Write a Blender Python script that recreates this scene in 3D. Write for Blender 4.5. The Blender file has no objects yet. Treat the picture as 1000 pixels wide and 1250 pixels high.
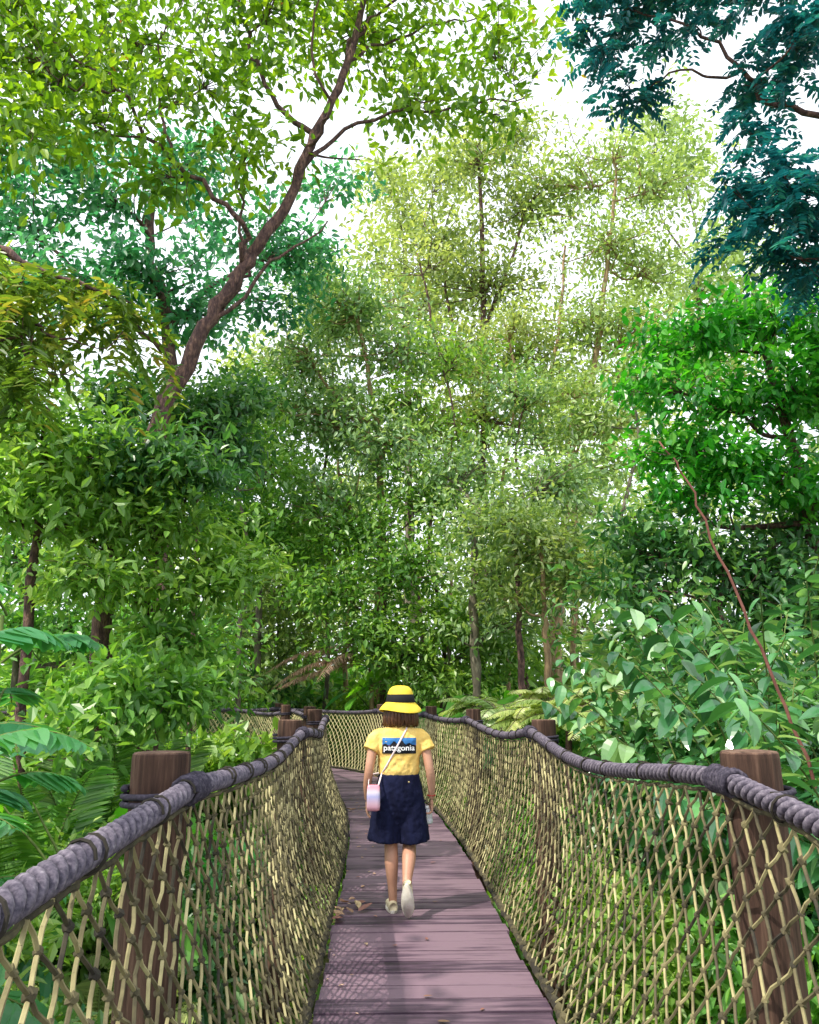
import bpy, bmesh, math, random
import numpy as np
from mathutils import Vector, Matrix
from mathutils.bvhtree import BVHTree
rng=np.random.default_rng(7); random.seed(7)
scn=bpy.context.scene; COL=scn.collection
R=math.radians
# ---------------- camera
F=950.0
cd=bpy.data.cameras.new('camera'); cam=bpy.data.objects.new('camera',cd); COL.objects.link(cam)
cam.location=(-.25,0,1.5); cam.rotation_euler=(R(103.3),0,R(-1.88))
cd.sensor_fit='VERTICAL'; cd.sensor_height=36; cd.lens=F/1250*36; cd.clip_end=2000; cd.clip_start=.05
scn.camera=cam
CR=cam.rotation_euler.to_matrix(); CP=Vector(cam.location)
def at(px,py,Y):
    d=CR@Vector(((px-500)/F,-(py-625)/F,-1)); return CP+d*((Y-CP.y)/d.y)
def ppm(p):
    z=-(CR.transposed()@(Vector(p)-CP)).z; return F/z
# ---------------- world
w=bpy.data.worlds.new('World'); scn.world=w; w.use_nodes=True
nt=w.node_tree; bg=nt.nodes['Background']
sk=nt.nodes.new('ShaderNodeTexSky'); sk.sky_type='NISHITA'; sk.sun_disc=False
SD=Vector((-.62,-.40,1.0)).normalized()
sk.sun_elevation=math.asin(SD.z); sk.sun_rotation=math.atan2(SD.x,SD.y); sk.dust_density=4; sk.air_density=1.0
mx=nt.nodes.new('ShaderNodeMix'); mx.data_type='RGBA'; mx.inputs[0].default_value=.65
nt.links.new(sk.outputs[0],mx.inputs[6]); mx.inputs[7].default_value=(15.2,15.8,16.6,1)
nt.links.new(mx.outputs[2],bg.inputs[0]); bg.inputs[1].default_value=.15
sl=bpy.data.lights.new('sun','SUN'); sl.energy=5; sl.angle=R(.5); sl.color=(1,.93,.8)
so=bpy.data.objects.new('sun',sl); COL.objects.link(so); so.rotation_euler=SD.to_track_quat('Z','Y').to_euler()
scn.view_settings.view_transform='Standard'; scn.view_settings.look='None'; scn.view_settings.exposure=0
# ---------------- mesh building
class MB:
    def __init__(s): s.v=[]; s.f=[]; s.a=[]; s.n=0
    def add(s,v,f,a=.5):
        v=np.asarray(v,float).reshape(-1,3)
        if not isinstance(f,list): f=[f]
        for q in f: s.f.append(np.asarray(q,int)+s.n)
        s.v.append(v); a=np.asarray(a,float)
        s.a.append(np.full(len(v),float(a)) if a.ndim==0 else a.reshape(-1)); s.n+=len(v)
    def mesh(s,name,mat,smooth=False,off=None):
        V=np.concatenate(s.v)
        if off is not None: V=V-np.array(off)
        A=np.concatenate(s.a)
        me=bpy.data.meshes.new(name); me.vertices.add(len(V)); me.vertices.foreach_set('co',V.astype(np.float32).ravel())
        li=np.concatenate([q.ravel() for q in s.f]); tot=np.concatenate([np.full(len(q),q.shape[1]) for q in s.f])
        st=np.concatenate([[0],np.cumsum(tot)[:-1]])
        me.loops.add(len(li)); me.loops.foreach_set('vertex_index',li.astype(np.int32))
        me.polygons.add(len(tot)); me.polygons.foreach_set('loop_start',st.astype(np.int32))
        me.polygons.foreach_set('use_smooth',np.full(len(tot),smooth))
        me.update(calc_edges=True); me.validate()
        at_=me.attributes.new('v','FLOAT','POINT'); at_.data.foreach_set('value',A.astype(np.float32))
        if mat: me.materials.append(mat)
        return me
def link(name,me,parent=None,loc=None):
    o=bpy.data.objects.new(name,me); COL.objects.link(o)
    if parent: o.parent=parent
    if loc is not None: o.location=loc
    return o
def tag(o,label=None,cat=None,group=None,kind=None):
    if label: o['label']=label
    if cat: o['category']=cat
    if group: o['group']=group
    if kind: o['kind']=kind
    return o
def empty(name,loc,label,cat,group=None):
    o=bpy.data.objects.new(name,None); COL.objects.link(o); o.location=loc; o.empty_display_size=.1
    return tag(o,label,cat,group)
def copy_tree(root,loc,rz,sc,label=None,group=None):
    r=root.copy(); COL.objects.link(r); r.location=loc; r.rotation_euler=(0,0,rz)
    r.scale=sc if isinstance(sc,tuple) else (sc,sc,sc)
    if label: r['label']=label
    if group: r['group']=group
    for c in list(root.children):
        k=c.copy(); COL.objects.link(k); k.parent=r
    return r
def unit(a): return a/np.maximum(np.linalg.norm(a,axis=-1,keepdims=True),1e-9)
def tube(mb,P,Rr,n=6,a=.5,cap=True,flat=1.0):
    P=np.asarray([tuple(p) for p in P],float); m=len(P); Rr=np.broadcast_to(np.asarray(Rr,float),(m,))
    T=unit(np.gradient(P,axis=0)); ref=np.array([0,0,1.]) if abs(T[0][2])<.9 else np.array([1.,0,0])
    N=np.zeros_like(P); c=unit(np.cross(T[0],ref))
    for i in range(m):
        c=c-T[i]*np.dot(c,T[i]); c=c/max(np.linalg.norm(c),1e-9); N[i]=c
    B=np.cross(T,N); th=np.arange(n)*2*math.pi/n
    V=P[:,None]+Rr[:,None,None]*(np.cos(th)[None,:,None]*N[:,None]+flat*np.sin(th)[None,:,None]*B[:,None])
    i=np.arange(m-1)[:,None]*n; j=np.arange(n)[None]; k=(j+1)%n
    q=np.stack([i+j,i+k,i+n+k,i+n+j],-1).reshape(-1,4); fs=[q]
    if cap: fs.append(np.array([list(range(n))[::-1]])); fs.append(np.array([[(m-1)*n+x for x in range(n)]]))
    if np.ndim(a)==1: a=np.repeat(a,n)
    mb.add(V,fs,a)
def smooth_path(P,k=6):
    P=[np.array(p,float) for p in P]
    if len(P)<3: return [P[0]+(P[-1]-P[0])*t for t in np.linspace(0,1,k+1)]
    Q=[2*P[0]-P[1]]+P+[2*P[-1]-P[-2]]; out=[]
    for i in range(1,len(Q)-2):
        a,b,c,d=Q[i-1:i+3]
        for t in np.linspace(0,1,k,endpoint=False):
            out.append(.5*((2*b)+(-a+c)*t+(2*a-5*b+4*c-d)*t*t+(-a+3*b-3*c+d)*t**3))
    out.append(P[-1]); return out
def ellipsoid(mb,c,r,nu=16,nv=10,a=.5):
    c=np.array(c,float); V=[c+np.array([0,0,-r[2]])]
    for j in range(1,nv):
        ph=-math.pi/2+math.pi*j/nv
        for i in range(nu):
            th=2*math.pi*i/nu; V.append(c+np.array([r[0]*math.cos(ph)*math.cos(th),r[1]*math.cos(ph)*math.sin(th),r[2]*math.sin(ph)]))
    V.append(c+np.array([0,0,r[2]])); tr=[];q=[]
    for i in range(nu):
        k=(i+1)%nu; tr.append([0,1+k,1+i]); b=1+(nv-2)*nu; tr.append([len(V)-1,b+i,b+k])
        for j in range(nv-2): q.append([1+j*nu+i,1+j*nu+k,1+(j+1)*nu+k,1+(j+1)*nu+i])
    mb.add(V,[np.array(tr),np.array(q)],a)
def loft(mb,rings,n=32,a=.5,fn=None):
    V=[]
    for (cx,cy,cz,rx,ry) in rings:
        for i in range(n):
            th=2*math.pi*i/n; f=fn(th,cz) if fn else 1
            V.append((cx+rx*f*math.cos(th),cy+ry*f*math.sin(th),cz))
    m=len(rings); q=[[i*n+j,i*n+(j+1)%n,(i+1)*n+(j+1)%n,(i+1)*n+j] for i in range(m-1) for j in range(n)]
    mb.add(V,[np.array(q),np.array([list(range(n))[::-1]]),np.array([[(m-1)*n+x for x in range(n)]])],a)
# ---------------- materials
def nodes(name):
    m=bpy.data.materials.new(name); m.use_nodes=True; n=m.node_tree; return m,n,n.nodes['Principled BSDF']
def ramp(n,cols):
    r=n.nodes.new('ShaderNodeValToRGB'); e=r.color_ramp.elements
    while len(e)<len(cols): e.new(.5)
    for x,(p,c) in zip(e,cols): x.position=p; x.color=(*c,1)
    return r
def leafmat(name,cols,tr=.38,rough=.36,trc=(1.5,1.5,.55),spec=.75):
    m,n,b=nodes(name); a=n.nodes.new('ShaderNodeAttribute'); a.attribute_name='v'
    r=ramp(n,cols); n.links.new(a.outputs['Fac'],r.inputs[0])
    oi=n.nodes.new('ShaderNodeObjectInfo'); hs=n.nodes.new('ShaderNodeHueSaturation')
    mr=n.nodes.new('ShaderNodeMapRange'); mr.inputs[3].default_value=.48; mr.inputs[4].default_value=.52
    n.links.new(oi.outputs['Random'],mr.inputs[0]); n.links.new(mr.outputs[0],hs.inputs[0]); n.links.new(r.outputs[0],hs.inputs[4])
    n.links.new(hs.outputs[0],b.inputs['Base Color']); b.inputs['Roughness'].default_value=rough
    b.inputs['Specular IOR Level'].default_value=spec
    t=n.nodes.new('ShaderNodeBsdfTranslucent'); mu=n.nodes.new('ShaderNodeMix'); mu.data_type='RGBA'; mu.blend_type='MULTIPLY'; mu.inputs[0].default_value=1
    n.links.new(hs.outputs[0],mu.inputs[6]); mu.inputs[7].default_value=(*trc,1); n.links.new(mu.outputs[2],t.inputs[0])
    ms=n.nodes.new('ShaderNodeMixShader'); ms.inputs[0].default_value=tr
    n.links.new(b.outputs[0],ms.inputs[1]); n.links.new(t.outputs[0],ms.inputs[2]); n.links.new(ms.outputs[0],n.nodes['Material Output'].inputs[0])
    return m
def noisemat(name,cols,scale=(4,4,4),rough=.85,bump=.4,bs=1,detail=6,useattr=.0,spec=.3,dist=.02):
    m,n,b=nodes(name); tc=n.nodes.new('ShaderNodeTexCoord'); mp=n.nodes.new('ShaderNodeMapping'); mp.inputs['Scale'].default_value=scale
    n.links.new(tc.outputs['Object'],mp.inputs[0]); no=n.nodes.new('ShaderNodeTexNoise'); no.inputs['Scale'].default_value=bs; no.inputs['Detail'].default_value=detail
    no.inputs['Roughness'].default_value=.65
    n.links.new(mp.outputs[0],no.inputs[0]); r=ramp(n,cols); src=no.outputs[0]
    if useattr:
        a=n.nodes.new('ShaderNodeAttribute'); a.attribute_name='v'
        s1=n.nodes.new('ShaderNodeMath'); s1.operation='SUBTRACT'; s1.inputs[1].default_value=.5; n.links.new(a.outputs['Fac'],s1.inputs[0])
        s2=n.nodes.new('ShaderNodeMath'); s2.operation='MULTIPLY_ADD'; s2.inputs[1].default_value=useattr; n.links.new(s1.outputs[0],s2.inputs[0]); n.links.new(no.outputs[0],s2.inputs[2]); src=s2.outputs[0]
    n.links.new(src,r.inputs[0]); n.links.new(r.outputs[0],b.inputs['Base Color']); b.inputs['Roughness'].default_value=rough; b.inputs['Specular IOR Level'].default_value=spec
    if bump:
        bp=n.nodes.new('ShaderNodeBump'); bp.inputs['Strength'].default_value=bump; bp.inputs['Distance'].default_value=dist
        n.links.new(no.outputs[0],bp.inputs['Height']); n.links.new(bp.outputs[0],b.inputs['Normal'])
    return m
def plain(name,c,rough=.7,spec=.3):
    m,n,b=nodes(name); b.inputs['Base Color'].default_value=(*c,1); b.inputs['Roughness'].default_value=rough; b.inputs['Specular IOR Level'].default_value=spec; return m
L_={}
L_['yellow']=leafmat('leaf_yellow_green',[(0,(.05,.12,.012)),(.5,(.18,.32,.03)),(.95,(.40,.52,.05)),(.99,(.5,.16,.04))],tr=.5,trc=(1.6,1.6,.4))
L_['blue']=leafmat('leaf_blue_green',[(0,(.03,.14,.10)),(.5,(.07,.27,.15)),(1,(.22,.47,.24))],tr=.45,trc=(1.0,1.5,.9))
L_['dark']=leafmat('leaf_dark',[(0,(.02,.085,.035)),(.55,(.07,.21,.065)),(1,(.24,.44,.12))],tr=.4)
L_['navy']=leafmat('leaf_dark_blue_green',[(0,(.005,.055,.10)),(.6,(.014,.14,.19)),(1,(.05,.30,.22))],tr=.42,trc=(.7,1.3,1.1))  # dark blue-green leaves of the upper right branches
L_['mid']=leafmat('leaf_mid',[(0,(.05,.15,.03)),(.5,(.15,.34,.06)),(1,(.40,.60,.13))],tr=.44)
L_['fresh']=leafmat('leaf_fresh',[(0,(.06,.18,.035)),(.5,(.2,.43,.08)),(1,(.46,.66,.17))],tr=.45)
L_['bright']=leafmat('leaf_bright',[(0,(.02,.12,.015)),(.5,(.07,.31,.035)),(1,(.25,.56,.06))],tr=.42,trc=(1.2,1.6,.4))
L_['olive']=leafmat('leaf_olive',[(0,(.08,.14,.06)),(.5,(.22,.34,.12)),(.88,(.46,.56,.25)),(1,(.72,.72,.45))],tr=.45,rough=.3)
L_['grey']=leafmat('leaf_grey_green',[(0,(.08,.16,.07)),(.5,(.21,.36,.16)),(.88,(.46,.6,.34)),(1,(.75,.78,.62))],tr=.42,rough=.28,spec=.9)
L_['pale']=leafmat('leaf_pale',[(0,(.16,.23,.11)),(.5,(.34,.45,.19)),(1,(.6,.66,.38))],tr=.45)  # distance haze of the far trees put into a paler leaf colour
L_['gloss']=leafmat('leaf_glossy',[(0,(.02,.09,.028)),(.5,(.06,.22,.065)),(.88,(.2,.43,.15)),(1,(.42,.6,.34))],tr=.3,rough=.2,spec=1.0)
L_['split']=leafmat('leaf_lobed',[(0,(.03,.15,.06)),(.5,(.07,.29,.10)),(1,(.2,.48,.2))],tr=.42,rough=.3)
L_['fern']=leafmat('leaf_fern',[(0,(.13,.22,.06)),(.5,(.34,.46,.15)),(1,(.62,.66,.32))],tr=.4)
L_['rust']=leafmat('leaf_olive_brown',[(0,(.04,.11,.02)),(.6,(.13,.26,.04)),(.88,(.3,.32,.06)),(1,(.48,.32,.07))],tr=.44)
L_['dry']=leafmat('leaf_dry',[(0,(.36,.24,.18)),(.5,(.6,.44,.34)),(1,(.78,.64,.52))],tr=.25,rough=.8,trc=(1.2,1.1,.9))
barkA=noisemat('bark_purple_brown',[(.3,(.04,.025,.03)),(.5,(.14,.08,.075)),(.7,(.36,.21,.16))],(9,9,3),bs=2.2,bump=1,dist=.08)
barkB=noisemat('bark_grey',[(.3,(.05,.045,.035)),(.55,(.16,.14,.10)),(.75,(.36,.33,.25))],(8,8,2),bs=1.5,bump=.7,dist=.04)
barkC=noisemat('bark_tan',[(.3,(.14,.08,.05)),(.55,(.38,.26,.15)),(.75,(.56,.42,.27))],(8,8,2),bs=1.5,bump=.6,dist=.04)
stemg=noisemat('stem_green',[(.3,(.05,.09,.02)),(.7,(.17,.22,.06))],(5,5,5),bump=.1)
stemr=noisemat('stem_red_brown',[(.3,(.12,.04,.035)),(.7,(.32,.14,.11))],(9,9,9),bump=.2)
# ---------------- foliage
FQ=np.array([[0,1,2,3],[0,3,4,5]])
PR=np.array([(0,0),(.33,1),(.72,.72),(1,0),(.72,-.72),(.33,-1)])
def leaves(mb,P,D,U,L,W=.45,fold=.25,curl=.2,v=None,K=0):
    N=len(P); D=unit(D); S=unit(np.cross(D,U)); U=np.cross(S,D); L=np.broadcast_to(L,(N,)); v=rng.random(N) if v is None else v
    if K==0:
        a=PR[:,0][None,:,None]; b=PR[:,1][None,:,None]; l=L[:,None,None]; h=l*W/2
        V=P[:,None]+D[:,None]*a*l+S[:,None]*b*h+U[:,None]*(fold*np.abs(b)*h-curl*a*a*l)
        f=(np.arange(N)[:,None,None]*6+FQ[None]).reshape(-1,4); mb.add(V,f,np.repeat(v,6))
    else:
        s=np.linspace(0,1,K); wd=np.sin(math.pi*np.clip(s,0,1)**.75)**.8; wd[0]=.04; wd[-1]=0.0
        b=np.array([-1,0,1.])[None,None,:,None]*wd[None,:,None,None]; a=s[None,:,None,None]; l=L[:,None,None,None]; h=l*W/2
        V=P[:,None,None]+D[:,None,None]*a*l+S[:,None,None]*b*h+U[:,None,None]*(fold*np.abs(b)*h-curl*a*a*l)
        base=(np.arange(N)*K*3)[:,None,None]; i=(np.arange(K-1)*3)[None,:,None]
        q1=np.stack([base+i,base+i+1,base+i+4,base+i+3],-1).reshape(-1,4); q2=np.stack([base+i+1,base+i+2,base+i+5,base+i+4],-1).reshape(-1,4)
        mb.add(V,np.concatenate([q1,q2]),np.repeat(v,K*3))
def clusters(mb,Cn,Ax,n,spread,L,W=.45,droop=.2,flat=.9,fold=.25,curl=.2,K=0):
    N=len(Cn); cv=rng.random(N); A_=np.repeat(Ax,n,0)
    P=np.repeat(Cn,n,0)+rng.normal(size=(N*n,3))*spread*np.array([.6,.6,.35])
    D=A_*.6+rng.normal(size=(N*n,3))*.6+np.array([0,0,-droop])
    U=rng.normal(size=(N*n,3))*.4+A_*.45+np.array([0,0,flat])
    v=np.clip(.6*np.repeat(cv,n)+.4*rng.random(N*n),0,1)
    leaves(mb,P,D,U,L*rng.uniform(.6,1.3,N*n),W,fold,curl,v,K)
def pinnate(mb,Cn,Ax,m,rl,nl,L,W=.4,droop=.5):
    N=len(Cn)*m; B=np.repeat(Cn,m,0)+rng.normal(size=(N,3))*.08; A=unit(np.repeat(Ax,m,0)*.3+rng.normal(size=(N,3))*np.array([1,1,.45])+np.array([0,0,-.15]))
    S=unit(np.cross(A,np.array([0,0,1.])+rng.normal(size=(N,3))*.3)); ln=rl*rng.uniform(.6,1.2,N); cv=rng.random(N)
    for t in np.linspace(.15,1,nl):
        c=B+A*(ln*t)[:,None]+np.array([0,0,-1.])*(droop*ln*t*t)[:,None]
        for sg in (-1,1):
            D=S*sg+A*.5+rng.normal(size=(N,3))*.15+np.array([0,0,-.25]); U=np.array([0,0,1.])+rng.normal(size=(N,3))*.3
            leaves(mb,c,D,U,L*(1.1-.5*abs(t-.5))*rng.uniform(.8,1.1,N),W,.15,.15,np.clip(cv*.6+.4*rng.random(N),0,1))
def blobclusters(blobs,ncl):
    wt=np.array([(b[1][0]*b[1][2])**1.0 for b in blobs]); wt/=wt.sum(); idx=rng.choice(len(blobs),ncl,p=wt)
    c=np.array([tuple(b[0]) for b in blobs])[idx]; r=np.array([b[1] for b in blobs])[idx]
    d=unit(rng.normal(size=(ncl,3))); rr=rng.random(ncl)**.5*rng.uniform(.65,1.85,ncl)
    return c+d*r*rr[:,None],unit(d*1.0+np.array([0,0,.25])),idx
def make_tree(name,label,cat,trunk,tr,blobs,leaf,bark,ncl,nl,L,group=None,spread=.3,W=.45,droop=.2,flat=.9,limbs=(),mode='c',twigs=.5,lr=None,curl=.2,K=0,pin=(3,.45,7,.12),twr=.008):
    root=Vector(trunk[0]); tp=np.array(smooth_path(trunk,6)); m=len(tp); rad=tr[0]+(tr[1]-tr[0])*np.linspace(0,1,m)**.8
    rad[0]*=1.35; tp[1:]+=rng.normal(size=(m-1,3))*rad[1:,None]*.3
    tb=MB(); tube(tb,tp,rad*(1+rng.normal(size=m)*.07),10)
    lines=[(tp,rad)]
    for (lp,r0,r1) in limbs:
        q=np.array(smooth_path(lp,5)); q[1:-1]+=rng.normal(size=(len(q)-2,3))*.05; rr=np.linspace(r0,r1,len(q)); tube(tb,q,rr,7); lines.append((q,rr))
    allp=np.concatenate([l[0] for l in lines]); allr=np.concatenate([l[1] for l in lines])
    cl,ax,idx=blobclusters(blobs,ncl)
    for bi,b in enumerate(blobs):
        c=np.array(tuple(b[0])); d=np.linalg.norm(allp-c,axis=1)+np.maximum(0,allp[:,2]-c[2]+.3)*1.5
        k=int(np.argmin(d)); p0=allp[k]; r0=min(allr[k]*.6,lr or 9); ln=np.linalg.norm(c-p0); mid=(p0+c)/2+np.array([0,0,-.08*ln])+rng.normal(size=3)*.08*ln
        q=np.array(smooth_path([p0,mid,c],5)); rr=np.linspace(r0,max(r0*.35,twr),len(q)); tube(tb,q,rr,6,cap=False)
        sel=np.where(idx==bi)[0]; sel=sel[:int(len(sel)*twigs)]
        for s in sel:
            e=cl[s]; k=int(np.argmin(np.linalg.norm(q-e,axis=1))); k=max(0,k-2); a0=q[k]
            mm=(a0+e)/2+rng.normal(size=3)*.1*np.linalg.norm(e-a0); tube(tb,smooth_path([a0,mm,e],2),np.linspace(max(rr[k]*.45,twr),twr*.5,5),4,cap=False)
    lb=MB()
    if mode=='c': clusters(lb,cl,ax,nl,spread,L,W,droop,flat,curl=curl,K=K)
    else: pinnate(lb,cl,ax,*pin)
    e=empty(name,root,label,cat,group)
    link('trunk',tb.mesh('trunk',bark,True,root),e); link('crown',lb.mesh('crown',leaf,False,root),e)
    return e
def pb(px,py,Y,rx,rz,ry=None):
    c=at(px,py,Y); k=ppm(c); return (c,(rx/k,ry if ry else rx/k*.9,rz/k))
GZ=-1.0
def gr(px,Y):
    p=at(px,850,Y); return Vector((p.x,Y,GZ-.1))
# ---------------- ground
gb=MB(); n=90; gx=np.sign(np.linspace(-1,1,n))*np.abs(np.linspace(-1,1,n))**2.6*600; X,Yg=np.meshgrid(gx,gx+10)
Z=GZ+.12*np.sin(X*.9+1)*np.cos(Yg*.7); r_=np.sqrt(X**2+Yg**2); Z+=np.clip((r_-30)/60,0,1)*1.5
V=np.stack([X,Yg,Z],-1).reshape(-1,3); i=np.arange(n-1)[:,None]*n+np.arange(n-1)[None]
gb.add(V,np.stack([i,i+1,i+n+1,i+n],-1).reshape(-1,4))
gm=noisemat('forest_floor',[(.3,(.03,.035,.014)),(.5,(.07,.08,.025)),(.7,(.17,.13,.06))],(1,1,1),bs=2.5,bump=.6,dist=.1)
tag(link('ground',gb.mesh('ground',gm,True)),kind='structure')
lb=MB(); N=4200; gxs=rng.uniform(-8,8,N); gys=rng.uniform(-2,20,N)
cc=np.stack([gxs,gys,np.full(N,GZ+.15)],-1)
clusters(lb,cc,np.tile([0,0,1.],(len(cc),1)),8,.16,.14,.5,0,.6)
tag(link('ground_cover',lb.mesh('ground_cover',L_['fresh'])),kind='stuff')
# ---------------- bridge path
CPTS=[(0,-3.0),(0,0),(0,3),(0,6),(-.03,9),(-.25,12),(-.9,15.4),(-2.2,17.7),(-4.3,18.8),(-7.5,19.3),(-11,19.5)]
pth=np.array(smooth_path([(a,b,0) for a,b in CPTS],24)); seg=np.linalg.norm(np.diff(pth,axis=0),axis=1); SS=np.concatenate([[0],np.cumsum(seg)])-3.0
TT=unit(np.gradient(pth,axis=0))
def pc(s,off=0.0,z=0.0):
    s=np.asarray(s,float); x=np.interp(s,SS,pth[:,0]); y=np.interp(s,SS,pth[:,1]); tx=np.interp(s,SS,TT[:,0]); ty=np.interp(s,SS,TT[:,1]); l=np.sqrt(tx*tx+ty*ty)
    return np.stack([x+ty/l*off,y-tx/l*off,np.zeros_like(x)+z],-1)
SEND=26.0
POSTS=[-1.0,2.85,6.6,10.6,13.6,16.4,19.4,22.4]
dm,dn,db=nodes('weathered_plank')
tc=dn.nodes.new('ShaderNodeTexCoord'); mp=dn.nodes.new('ShaderNodeMapping'); mp.inputs['Scale'].default_value=(1.2,14,14); dn.links.new(tc.outputs['Object'],mp.inputs[0])
no=dn.nodes.new('ShaderNodeTexNoise'); no.inputs['Scale'].default_value=1.6; no.inputs['Detail'].default_value=8; no.inputs['Roughness'].default_value=.6; dn.links.new(mp.outputs[0],no.inputs[0])
n2=dn.nodes.new('ShaderNodeTexNoise'); n2.inputs['Scale'].default_value=1.7; n2.inputs['Detail'].default_value=5; dn.links.new(tc.outputs['Object'],n2.inputs[0])
aa=dn.nodes.new('ShaderNodeAttribute'); aa.attribute_name='v'
m1=dn.nodes.new('ShaderNodeMath'); m1.operation='MULTIPLY_ADD'; m1.inputs[1].default_value=.30; dn.links.new(aa.outputs['Fac'],m1.inputs[0]); dn.links.new(no.outputs[0],m1.inputs[2])
m2=dn.nodes.new('ShaderNodeMath'); m2.operation='MULTIPLY_ADD'; m2.inputs[1].default_value=.6; dn.links.new(n2.outputs[0],m2.inputs[0]); dn.links.new(m1.outputs[0],m2.inputs[2])
rp=ramp(dn,[(.55,(.018,.010,.019)),(.8,(.075,.044,.072)),(1.0,(.2,.13,.17))]); dn.links.new(m2.outputs[0],rp.inputs[0]); dn.links.new(rp.outputs[0],db.inputs['Base Color'])
db.inputs['Roughness'].default_value=.55; bp=dn.nodes.new('ShaderNodeBump'); bp.inputs['Strength'].default_value=.5; bp.inputs['Distance'].default_value=.004; dn.links.new(no.outputs[0],bp.inputs['Height']); dn.links.new(bp.outputs[0],db.inputs['Normal'])
bw=MB(); s=-2.6
BOX=np.array([[0,1,2,3],[7,6,5,4],[0,4,5,1],[1,5,6,2],[2,6,7,3],[3,7,4,0]])
while s<SEND:
    wd=.19; e0=rng.normal()*.008; e1=rng.normal()*.008; dz=rng.normal(size=4)*.0025
    a=pc(s,-.57+e0); b=pc(s,.57+e1); c=pc(s+wd-.014,.57+e1); d=pc(s+wd-.014,-.57+e0)
    top=np.array([a,b,c,d]); top[:,2]+=dz; bot=top.copy(); bot[:,2]=-.04
    bw.add(np.concatenate([bot,top]),BOX[:, ::-1],rng.random()); s+=wd
for off in (-.46,.46): tube(bw,pc(np.arange(-2.6,SEND,.4),off,-.13),.085,4,.2)
tag(link('boardwalk',bw.mesh('boardwalk',dm)),kind='structure')
# posts
postm=noisemat('post_wood',[(.32,(.02,.010,.008)),(.5,(.07,.037,.026)),(.68,(.17,.10,.07)),(.85,(.34,.24,.17))],(16,16,1.0),bs=1.8,bump=1,dist=.014,detail=9,useattr=.3)
POFF={-1:1.02,1:1.07}
def post(side,s,k,label):
    c=pc(s,side*POFF[side]); mb=MB(); r=.098; top=1.31 if k<3 else 1.33
    n=28; rn=1+.05*np.sin(np.arange(n)*2*math.pi/n*3+k)+rng.normal(size=n)*.014
    zs=[GZ-.3,-.4,.1,.5,.9,1.15,top-.02,top-.006,top]; sc=[1.06,1.05,1.03,1.0,.99,1,1,.985,.93]
    V=[];A=[]
    for z,q in zip(zs,sc):
        for j in range(n):
            th=2*math.pi*j/n; V.append((r*q*rn[j]*math.cos(th),r*q*rn[j]*math.sin(th),z)); A.append(.5 if z<top-.001 else .9)
    V.append((0,0,top+.003)); A.append(1)
    q=[[i*n+j,i*n+(j+1)%n,(i+1)*n+(j+1)%n,(i+1)*n+j] for i in range(len(zs)-1) for j in range(n)]
    t=[[ (len(zs)-1)*n+j,(len(zs)-1)*n+(j+1)%n,len(V)-1] for j in range(n)]
    mb.add(V,[np.array(q),np.array(t)],np.array(A))
    o=link('wooden_post',mb.mesh('wooden_post',postm,False),None,(c[0],c[1],0)); o.rotation_euler=(rng.normal()*.012,rng.normal()*.012,rng.random()*6)
    tag(o,label,'post','round wooden posts carrying the rope handrails')
onm=['first','second','third','fourth','fifth','sixth','seventh','eighth']
for side in (-1,1):
    for k,s in enumerate(POSTS):
        if s<0 or (side<0 and s>17): continue
        post(side,s,k,'round brown wooden post, %s from the camera along the %s handrail'%(onm[k-1],'left' if side<0 else 'right'))
# rope rails
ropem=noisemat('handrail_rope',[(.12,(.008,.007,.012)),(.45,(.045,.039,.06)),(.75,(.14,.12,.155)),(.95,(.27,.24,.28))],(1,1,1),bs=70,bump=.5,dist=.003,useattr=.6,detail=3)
def sag(s,side):
    s=np.asarray(s,float); z=np.full(s.shape,1.205); P=POSTS+[27.4]
    for a,b in zip([-4.8]+P,P):
        m=(s>=a)&(s<b); t=(s-a)/(b-a); z=np.where(m,1.205-min(.085,.022*(b-a))*np.sin(math.pi*t)**1.2,z)
    return z+.012*np.sin(s*2.1+side)
def railoff(s,side): return side*((.90 if side<0 else .945)+.018*np.sin(s*1.7+side*2))
def strand(mb,P,r,ctr,n=9):
    # one strand of the laid rope: groove shade painted in, darker where strands meet
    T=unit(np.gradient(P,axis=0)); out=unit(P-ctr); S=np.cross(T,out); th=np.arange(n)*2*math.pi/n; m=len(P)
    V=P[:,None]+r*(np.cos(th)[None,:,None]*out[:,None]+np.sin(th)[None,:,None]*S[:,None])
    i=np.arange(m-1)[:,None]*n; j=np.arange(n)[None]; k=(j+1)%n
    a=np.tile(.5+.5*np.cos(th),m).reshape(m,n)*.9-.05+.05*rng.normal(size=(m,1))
    mb.add(V,np.stack([i+j,i+k,i+n+k,i+n+j],-1).reshape(-1,4),a)
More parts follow.
